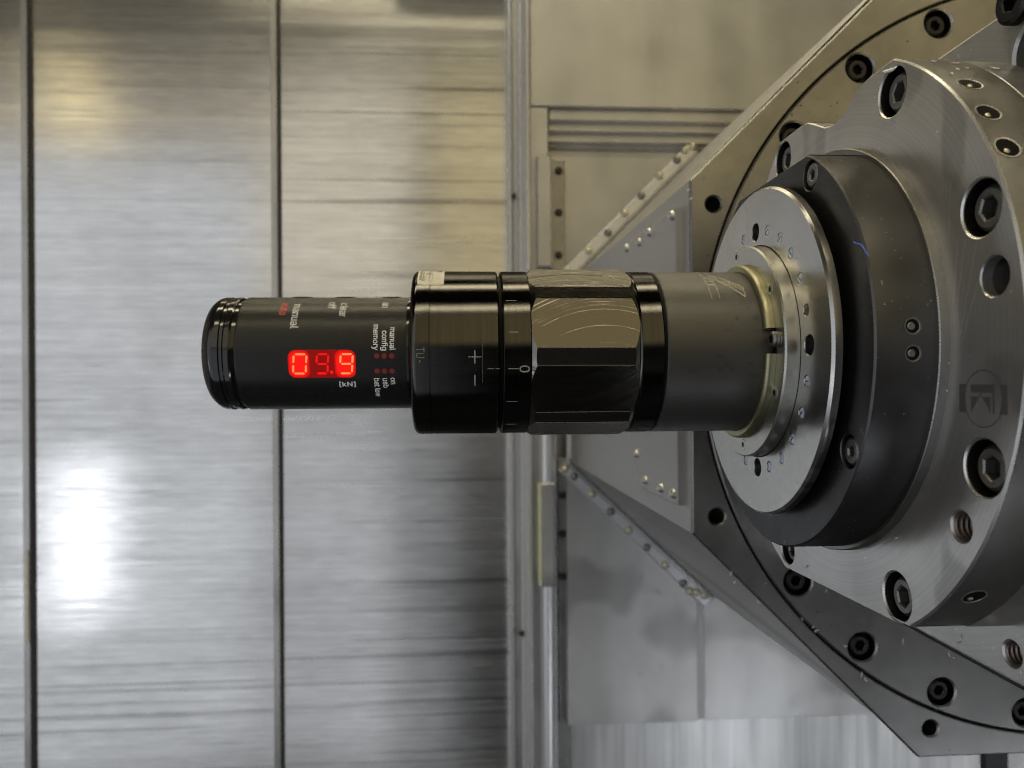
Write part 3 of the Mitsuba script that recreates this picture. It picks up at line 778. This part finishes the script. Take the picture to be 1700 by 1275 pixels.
col = [(-0.0196, 0.0215), (-0.0202, RB - 0.0024)] + [(-0.0202 + 0.0024 * (1 - math.cos(t)), RB - 0.0024 + 0.0024 * math.sin(t)) for t in np.linspace(0.1, math.pi / 2, 8)]
col += [(-0.01325, RB), (-0.01310, RB - 0.00025), (-0.01290, RB - 0.00025), (-0.01275, RB), (0.0116, RB), (0.0122, RB - 0.0006), (0.0123, 0.029)]
part(G, 'collar', lathe(col, 192), 'burnished_steel', 30)
part(G, 'gap_ring', lathe([(0.0115, 0.0302), (0.0142, 0.0302)], 120), 'deep_black')
part(G, 'scale_ring', lathe([(0.0134, 0.029), (0.0135, RB - 0.0005), (0.0140, RB), (0.0235, RB), (0.0240, RB - 0.0006), (0.0252, RB - 0.0008)], 192), 'burnished_steel', 30)
# octagonal nut: prism with chamfered corners, turned at both ends
import manifold3d as m3
def prism(apo, phase, n=8):
    R_ = apo / math.cos(math.pi / n)
    cs = m3.CrossSection([[(R_ * math.cos(phase + (k + .5) * 2 * math.pi / n), R_ * math.sin(phase + (k + .5) * 2 * math.pi / n)) for k in range(n)]])
    return m3.Manifold.extrude(cs, 0.046)
ph0 = math.radians(-5 + 22.5)
cone = m3.Manifold.revolve(m3.CrossSection([[(0, 0), (0.0308, 0), (0.0336, 0.0046), (0.0336, 0.0400), (0.0308, 0.0446), (0, 0.0446)]]), 180)
nut = prism(0.03165, ph0) ^ prism(0.03285, ph0 + math.pi / 8) ^ cone
mm = nut.to_mesh()
v = np.array(mm.vert_properties[:, :3], float); f_ = np.array(mm.tri_verts)
v = np.stack([0.0222 + v[:, 2] * 0.96, Y0 - v[:, 0], Z0 + v[:, 1]], 1)
nm = trimesh.Trimesh(v, f_, process=False); nm.fix_normals()
part(G, 'octagon_nut', nm, 'nut_steel', 12)
metal('edge_glint_steel', (0.46, 0.43, 0.36), 0.22)
ed = []
for k in range(8):
    for sgn in (-1, 1):
        a = math.radians(17.5 + 45 * k + sgn * 16.95)
        p0, p1 = cyl(0.0259, np.float64(a), 0.03308), cyl(0.0613, np.float64(a), 0.03308)
        ed.append(trimesh.creation.cylinder(radius=0.00011, segment=[p0, p1], sections=6))
part(G, 'edge_glint', cat(ed), 'edge_glint_steel', 60)  # bright bars added as highlights on the facet edges
part(G, 'lock_ring', lathe([(0.0630, 0.0312), (0.0640, RB - 0.0004), (0.0644, RB), (0.0722, RB), (0.0727, RB - 0.0005), (0.0728, 0.031)], 192), 'burnished_steel', 30)
part(G, 'seal', lathe([(0.0724, 0.0315), (0.0745, 0.0315)], 120), 'deep_black')
sl = part(G, 'sleeve', lathe([(0.0736, 0.0310), (0.0737, RB - 0.0004), (0.0741, RB), (0.1135, RB)], 192), 'sleeve_steel', 30)


def wrap(mesh2, x, ang, r, turn, lift=0.00006):
    """Lays flat lettering (reading along +x in its own plane) on the cylinder; turn: direction of reading in degrees, 0 = along the axis, -90 = downwards."""
    m = mesh2.copy()
    m = m.subdivide_to_size(0.0012)
    v = np.array(m.vertices); t = math.radians(turn)
    u = v[:, 0] * math.cos(t) - v[:, 1] * math.sin(t); w = v[:, 0] * math.sin(t) + v[:, 1] * math.cos(t)
    h = v[:, 2]
    m.vertices = cyl(x + u, ang + w / r, 1.0) * 0 + np.stack([x + u, Y0 - (r + lift * (h > 1e-6) - 0.0002 * (h <= 1e-6)) * np.cos(ang + w / r), Z0 + (r + lift * (h > 1e-6) - 0.0002 * (h <= 1e-6)) * np.sin(ang + w / r)], 1)
    return m


def text_at(txt, x, a_start, r, size, mat, name, turn=-90, bold=False, squeeze=1.0, end=None):
    m = meshkit.text_mesh(txt, size, 0.0001, bold)
    m.apply_scale([squeeze, 1, 1])
    L = m.bounds[1][0]
    if end is not None: a_start = end + L / r
    return part(G, name, wrap(m, x, a_start, r, turn), mat, False)


d2r = math.radians
for txt, x, end, size, mat, sq in (('manual', -0.0646, 22.5, 0.0030, 'white_print', 0.92), ('auto', -0.0693, 38, 0.0030, 'red_print', 0.92), ('clear', -0.0472, 35.9, 0.0029, 'white_print', 0.9),
                                  ('off', -0.0518, 47.2, 0.0029, 'white_print', 0.9), ('on', -0.0317, 48.7, 0.0029, 'white_print', 0.9)):
    text_at(txt, x, 0, RDp, size, mat, 'lettering', end=d2r(end), squeeze=sq)
for txt, x, end, st in (('manual', -0.0280, 0.3, None), ('config', -0.0309, 0.1, None), ('memory', -0.0341, 0.5, None), ('on', -0.0280, None, -26.4), ('usb', -0.0309, None, -26.8), ('bat low', -0.0341, None, -26.8)):
    m = meshkit.text_mesh(txt, 0.00205, 0.0001, True); m.apply_scale([0.93, 1, 1])
    a = d2r(st) if end is None else d2r(end) + m.bounds[1][0] / RDp
    part(G, 'lettering', wrap(m, x, a, RDp, -90), 'white_print', False)
m = meshkit.text_mesh('[kN]', 0.0019, 0.0001, True); m.apply_scale([0.0066 / m.bounds[1][0], 1, 1])
part(G, 'lettering', wrap(m, -0.0476, d2r(-36.4), RDp, 0), 'white_print', False)


def patch(x0, x1, a0, a1, r, rad=0.0, n=24, lift=0.0):
    """Rounded rectangle bent round the axis, angles in degrees."""
    from shapely.geometry import box as sbox
    s0, s1 = d2r(a0) * r, d2r(a1) * r
    g = sbox(x0 + rad, s0 + rad, x1 - rad, s1 - rad).buffer(rad, 10) if rad else sbox(x0, s0, x1, s1)
    m = trimesh.creation.extrude_polygon(g, 0.0001, engine='earcut').subdivide_to_size(0.0012)
    v = np.array(m.vertices); h = v[:, 2]; rr_ = r + lift + np.where(h > 1e-6, 0.00004, -0.0002)
    m.vertices = np.stack([v[:, 0], Y0 - rr_ * np.cos(v[:, 1] / r), Z0 + rr_ * np.sin(v[:, 1] / r)], 1)
    return m


def glow(key, c):
    scene[key]['emitter'] = {'type': 'area', 'radiance': rgb(c)}


RED = np.array([1.0, 0.004, 0.002])
wk = part(G, 'display_window', patch(-0.0652, -0.0408, -26.8, 1.1, RDp, 0.0030), 'led_off', True); glow(wk, RED * 0.17)
for x0_ in (-0.0650, -0.0482):
    for q, (m_, e_) in enumerate(((0.0, 0.55), (0.0007, 0.95), (0.0015, 1.3))):
        g_ = math.degrees(m_ / RDp)
        k = part(wk, 'lit_field', patch(x0_ + m_, x0_ + 0.0076 - m_, -26.5 + g_, 0.8 - g_, RDp, 0.0026, lift=0.00002 + 0.00002 * q), 'led_off', True); glow(k, RED * e_)
SEG = {'a': ((.07, 1), (.93, 1)), 'b': ((1, .95), (1, .54)), 'c': ((1, .46), (1, .05)), 'd': ((.07, 0), (.93, 0)), 'e': ((0, .46), (0, .05)), 'f': ((0, .95), (0, .54)), 'g': ((.07, .5), (.93, .5))}
def digit(x0, x1, a0, a1, segs, colour, sw=0.00036):
    for s in segs:
        (u0, v0), (u1, v1) = SEG[s]
        slant = 0.0006
        sx = lambda u, v: x0 + (x1 - x0) * u + slant * (v - .5)
        sz = lambda v: d2r(a0 + (a1 - a0) * v) * RDp
        A, B = np.array([sx(u0, v0), sz(v0)]), np.array([sx(u1, v1), sz(v1)])
        t = (B - A) / np.linalg.norm(B - A); n = np.array([-t[1], t[0]]) * sw
        g = Polygon([A, A + t * sw + n, B - t * sw + n, B, B - t * sw - n, A + t * sw - n])
        m = trimesh.creation.extrude_polygon(g, 0.0001, engine='earcut').subdivide_to_size(0.0012)
        v = np.array(m.vertices); rr_ = RDp + np.where(v[:, 2] > 1e-6, 0.00012, -0.0001)
        m.vertices = np.stack([v[:, 0], Y0 - rr_ * np.cos(v[:, 1] / RDp), Z0 + rr_ * np.sin(v[:, 1] / RDp)], 1)
        k = part(wk, 'segment', m, 'led_off', True); glow(k, colour)
LIT = np.array([1.6, 0.24, 0.07])
digit(-0.0632, -0.0586, -22.0, -3.2, 'abcdef', LIT)
digit(-0.0462, -0.0418, -22.0, -3.2, 'abcdfg', LIT * 1.15)
digit(-0.0548, -0.0507, -22.0, -3.2, 'abfgc', RED * 0.80)
digit(-0.0548, -0.0507, -22.0, -3.2, 'd', RED * 1.1)
k = part(wk, 'decimal_point', patch(-0.0500, -0.0489, -22.2, -19.4, RDp, 0.0004, lift=0.00006), 'led_off', True); glow(k, RED * 1.2)
for x in (-0.0328, -0.0301, -0.0273):
    for a in (-5.1, -20.0):
        o = cyl(x, d2r(a), RDp)
        part(G, 'indicator_light', rev([(-0.0004, 0.00105), (0.00007, 0.00100), (0.00010, 0.0)], o, (0, -math.cos(d2r(a)), math.sin(d2r(a))), 20), 'indicator_red', 40)
for px in (493, 567, 646):
    x = on_cyl(px, 505, RDp)[0]; a = d2r(85)
    o = cyl(x, a, RDp)
    part(G, 'push_button', rev([(-0.0008, 0.0042), (0.00005, 0.0040), (0.00020, 0.0036), (0.00005, 0.0032), (0.0001, 0.0018), (0.0001, 0.0)], o, (0, -math.cos(a), math.sin(a)), 32), 'gloss_black', 40)
# marks on collar and scale ring
m = meshkit.text_mesh('TU-', 0.0030, 0.0001); m.apply_scale([0.0058 / m.bounds[1][0], 1, 1])
part(G, 'etched_text', wrap(m, -0.0177, d2r(1.6), RB, -90), 'etched_dim', False)
for (x0, x1, a0, a1) in ((0.0008, 0.0056, -5.2, -4.75), (0.0030, 0.0034, -9.2, -0.8), (0.0030, 0.0034, -24.1, -16.7), (0.0077, 0.0100, -12.85, -12.5), (0.0106, 0.0121, -12.85, -12.5),
                         (0.01475, 0.0186, 33.7, 34.2), (0.0155, 0.0189, 10.7, 11.2), (0.0152, 0.0190, -12.95, -12.5), (0.0149, 0.0189, -36.3, -35.9), (0.0150, 0.0188, -60.1, -59.7)):
    part(G, 'scale_mark', patch(x0, x1, a0, a1, RB), 'etched', False)
part(G, 'scale_line', patch(0.00594, 0.00606, -22, 4.5, RB), 'etched_dim', False)
m = meshkit.text_mesh('0', 0.0036, 0.0001); Lw = m.bounds[1][0]
part(G, 'etched_text', wrap(m, 0.0194, d2r(-12.8) + Lw * .55 / RB, RB, -90), 'etched', False)
sk = part(G, 'sticker', patch(-0.0180, -0.0080, 49.5, 100, RB, 0.0010), 'label_paper', False)
for txt, x, a in (('1-V1', -0.0109, 84), ('01', -0.0148, 70)):
    m = meshkit.text_mesh(txt, 0.0019, 0.0001)
    part(G, 'sticker_text', wrap(m, x, d2r(a), RB, -90, 0.00011), 'deep_black', False)
for x0_, x1_, a0_, a1_ in ((-0.0172, -0.0164, 56, 95), (-0.0161, -0.0156, 54, 95), (-0.0153, -0.0150, 54, 62), (-0.0138, -0.0134, 54, 95), (-0.0126, -0.0124, 53, 95)):
    part(G, 'sticker_text', patch(x0_, x1_, a0_, a1_, RB, lift=0.00008), 'etched_dim', False)
# engraving on the sleeve
for x in (0.0918, 0.0949):
    part(G, 'engraving', patch(x, x + 0.00025, 36, 88, RB), 'etched_sleeve', False)
m = meshkit.text_mesh('OTT', 0.0019, 0.0001, True); m.apply_scale([0.0085 / m.bounds[1][0], 1, 1])
part(G, 'engraving', wrap(m, 0.0925, d2r(63), RB, -90), 'etched_sleeve', False)
def sx_(px, py):
    x, a = on_cyl(px, py, RB); return np.array([x, a * RB])
TA, TB, TC, TD = sx_(1180, 458), sx_(1232, 476), sx_(1192, 467), sx_(1238, 493)
u = (TB - TA) / np.linalg.norm(TB - TA); ang = math.degrees(math.atan2(u[1], u[0]))
def seg2(A, B, w):
    t = (B - A) / np.linalg.norm(B - A); n = np.array([-t[1], t[0]]) * w
    g = Polygon([A - n, B - n, B + n, A + n]); m = trimesh.creation.extrude_polygon(g, 0.0001, engine='earcut')
    m.apply_translation([-A[0], -A[1], 0])
    return wrap(m, A[0], A[1] / RB, RB, 0)
part(G, 'engraving', seg2(TA, TB, 0.00020), 'etched_sleeve', False)
part(G, 'engraving', seg2(TC, TD, 0.00030), 'etched_sleeve', False)
part(G, 'engraving', seg2(TB, TD, 0.00020), 'etched_sleeve', False)
part(G, 'engraving', seg2(TA, TC, 0.00020), 'etched_sleeve', False)
m = meshkit.text_mesh('JAKOB', 0.0020, 0.0001, True)
st = TC * .72 + TA * .28 + u * 0.0022
part(G, 'engraving', wrap(m, st[0], st[1] / RB, RB, ang), 'etched_sleeve', False)

# ------------------------------------------------------------------ chips, droplets, fibre
coat('chip_steel', (0.86, 0.86, 0.86), 0.3, 0.35)


def chip(key, P, n, L, wdt, seed, mat='chip_steel'):
    r = np.random.default_rng(seed)
    n = np.array(n, float); a = np.cross(n, r.normal(size=3)); a /= np.linalg.norm(a); b = np.cross(n, a)
    k = 5
    t = np.linspace(-.5, .5, k)
    bend = r.uniform(-.5, .5)
    cpts = P + np.outer(t * L, a) + np.outer((t**2) * L * bend, b) + np.outer(wdt * .45 + 0.15 * L * np.abs(t) * r.uniform(0, 1), n)
    prof_ = wdt * (1 - 0.8 * (2 * t)**2) * 0.5
    V, F = [], []
    for i in range(k):
        for s, h in ((1, 0), (0, 1), (-1, 0), (0, -.8)):
            V.append(cpts[i] + b * s * prof_[i] + n * h * prof_[i] * .5)
    for i in range(k - 1):
        for j in range(4):
            F.append([i * 4 + j, i * 4 + (j + 1) % 4, i * 4 + 4 + (j + 1) % 4]); F.append([i * 4 + j, i * 4 + 4 + (j + 1) % 4, i * 4 + 4 + j])
    F += [[0, 2, 1], [0, 3, 2], [16, 17, 18], [16, 18, 19]]
    scene[key] = mikit.ply(trimesh.Trimesh(np.array(V), F, process=False), mat, True)


head_chips = [(1213, 952, 2.6), (1219, 966, 1.6), (1258, 999, 2.6), (1331, 1027, 1.4), (1350, 1040, 1.8), (1356, 1046, 1.6), (1353, 1048, 1.2), (1430, 1119, 2.6), (1436, 1128, 2.2), (1498, 1064, 3.0), (1403, 1072, 1.6),
              (1268, 181, 1.6), (1302, 143, 1.6), (1325, 113, 2.2), (1240, 206, 1.4), (1147, 330, 2.0), (1142, 316, 1.6), (1270, 968, 1.2), (1371, 980, 1.4)]
for i, (px, py, L) in enumerate(head_chips):
    c = on_y(px, py, YP)
    k = numbered('metal_chip')
    chip(k, np.array([c[0], YP, c[1]]), (0, -1, 0), L * 0.0013, 0.0010, 100 + i)
    tag(k, 'tiny bright metal chip stuck to the front of the octagonal machine head', 'chip', 'chips on the machine head')
for i, (px, py, L) in enumerate([(1340, 940, 3.4), (1491, 893, 2.2), (1576, 605, 1.8), (1573, 648, 1.6)]):
    c = on_x(px, py, XF)
    k = numbered('metal_chip')
    chip(k, np.array([XF, c[0], c[1]]), (-1, 0, 0), L * 0.001, 0.0008, 200 + i)
    tag(k, 'bright metal chip stuck to the flat face of the grey mounting flange', 'chip', 'chips on the flange face')
for i, (px, py, L) in enumerate([(1549, 98, 2.0), (1587, 101, 3.6), (1605, 109, 1.2), (1650, 109, 3.2), (1589, 111, 2.0), (1580, 118, 1.6)]):
    x, a = on_cyl(px, py + 6, RF)
    nrm = np.array([0, -math.cos(a), math.sin(a)])
    k = numbered('metal_chip')
    chip(k, cyl(x, np.float64(a), RF), nrm, L * 0.001, 0.0009, 300 + i)
    tag(k, 'bright metal chip lying on the round top of the mounting flange', 'chip', 'chips on top of the flange')
for i, (px, py, L) in enumerate([(1577, 1087, 2.0), (1586, 1092, 2.0), (1591, 1066, 3.0), (1596, 1056, 2.0)]):
    c = on_x(px, py, HX)
    k = numbered('metal_chip')
    chip(k, np.array([HX, c[0], c[1]]), (-1, 0, 0), L * 0.001, 0.0007, 400 + i)
    tag(k, 'small metal chip clinging to the housing block below the flange', 'chip', 'chips on the housing block')
k = numbered('metal_chip')
c = on_x(1484, 117, XF); chip(k, np.array([XF - 0.0006, c[0], c[1]]), (-1, 0, 0), 0.009, 0.0016, 77)
tag(k, 'long flat silver chip lying across the upper flange bolt', 'chip')
for i, (px, py, r) in enumerate([(1011, 898, .0020), (1065, 960, .0018), (1093, 984, .0022), (1120, 990, .0024), (977, 987, .0020), (1075, 1038, .0020), (1153, 1040, .0018), (1062, 1117, .0024), (1130, 1022, .0014), (1098, 1105, .0016)]):
    c = py_(px, py, W)
    k = numbered('water_droplet')
    r *= 1.5
    pr_ = [(-r * 0.55 * math.cos(t), r * math.sin(t)) for t in np.linspace(0.02, math.pi / 2, 7)] + [(0.0002, r * 0.98)]
    scene[k] = mikit.ply(rev(pr_, (c[0], W, c[1]), (0, 1, 0), 20), 'water', True)
    tag(k, 'small clear coolant droplet on the grey wall below the diagonal strip', 'droplet', 'droplets on the lower wall')
# blue fibre caught on the dark ring
pts = []
for t in np.linspace(0, 1, 14):
    px = 1417 + 25 * t; py = 402 + 22 * t * t + 1.5 * math.sin(9 * t)
    c = on_x(px, py, XRg - 0.0004 - 0.0008 * math.sin(3 * t))
    pts.append((XRg - 0.0004 - 0.0008 * math.sin(3 * t), c[0], c[1]))
pts = np.array(pts)
fib = []
for a, b in zip(pts[:-1], pts[1:]):
    fib.append(trimesh.creation.cylinder(radius=0.00022, segment=[a, b], sections=6))
scene['fibre'] = mikit.ply(cat(fib), 'blue_fibre', 40)
tag('fibre', 'short blue thread caught on the edge of the dark ring', 'thread')
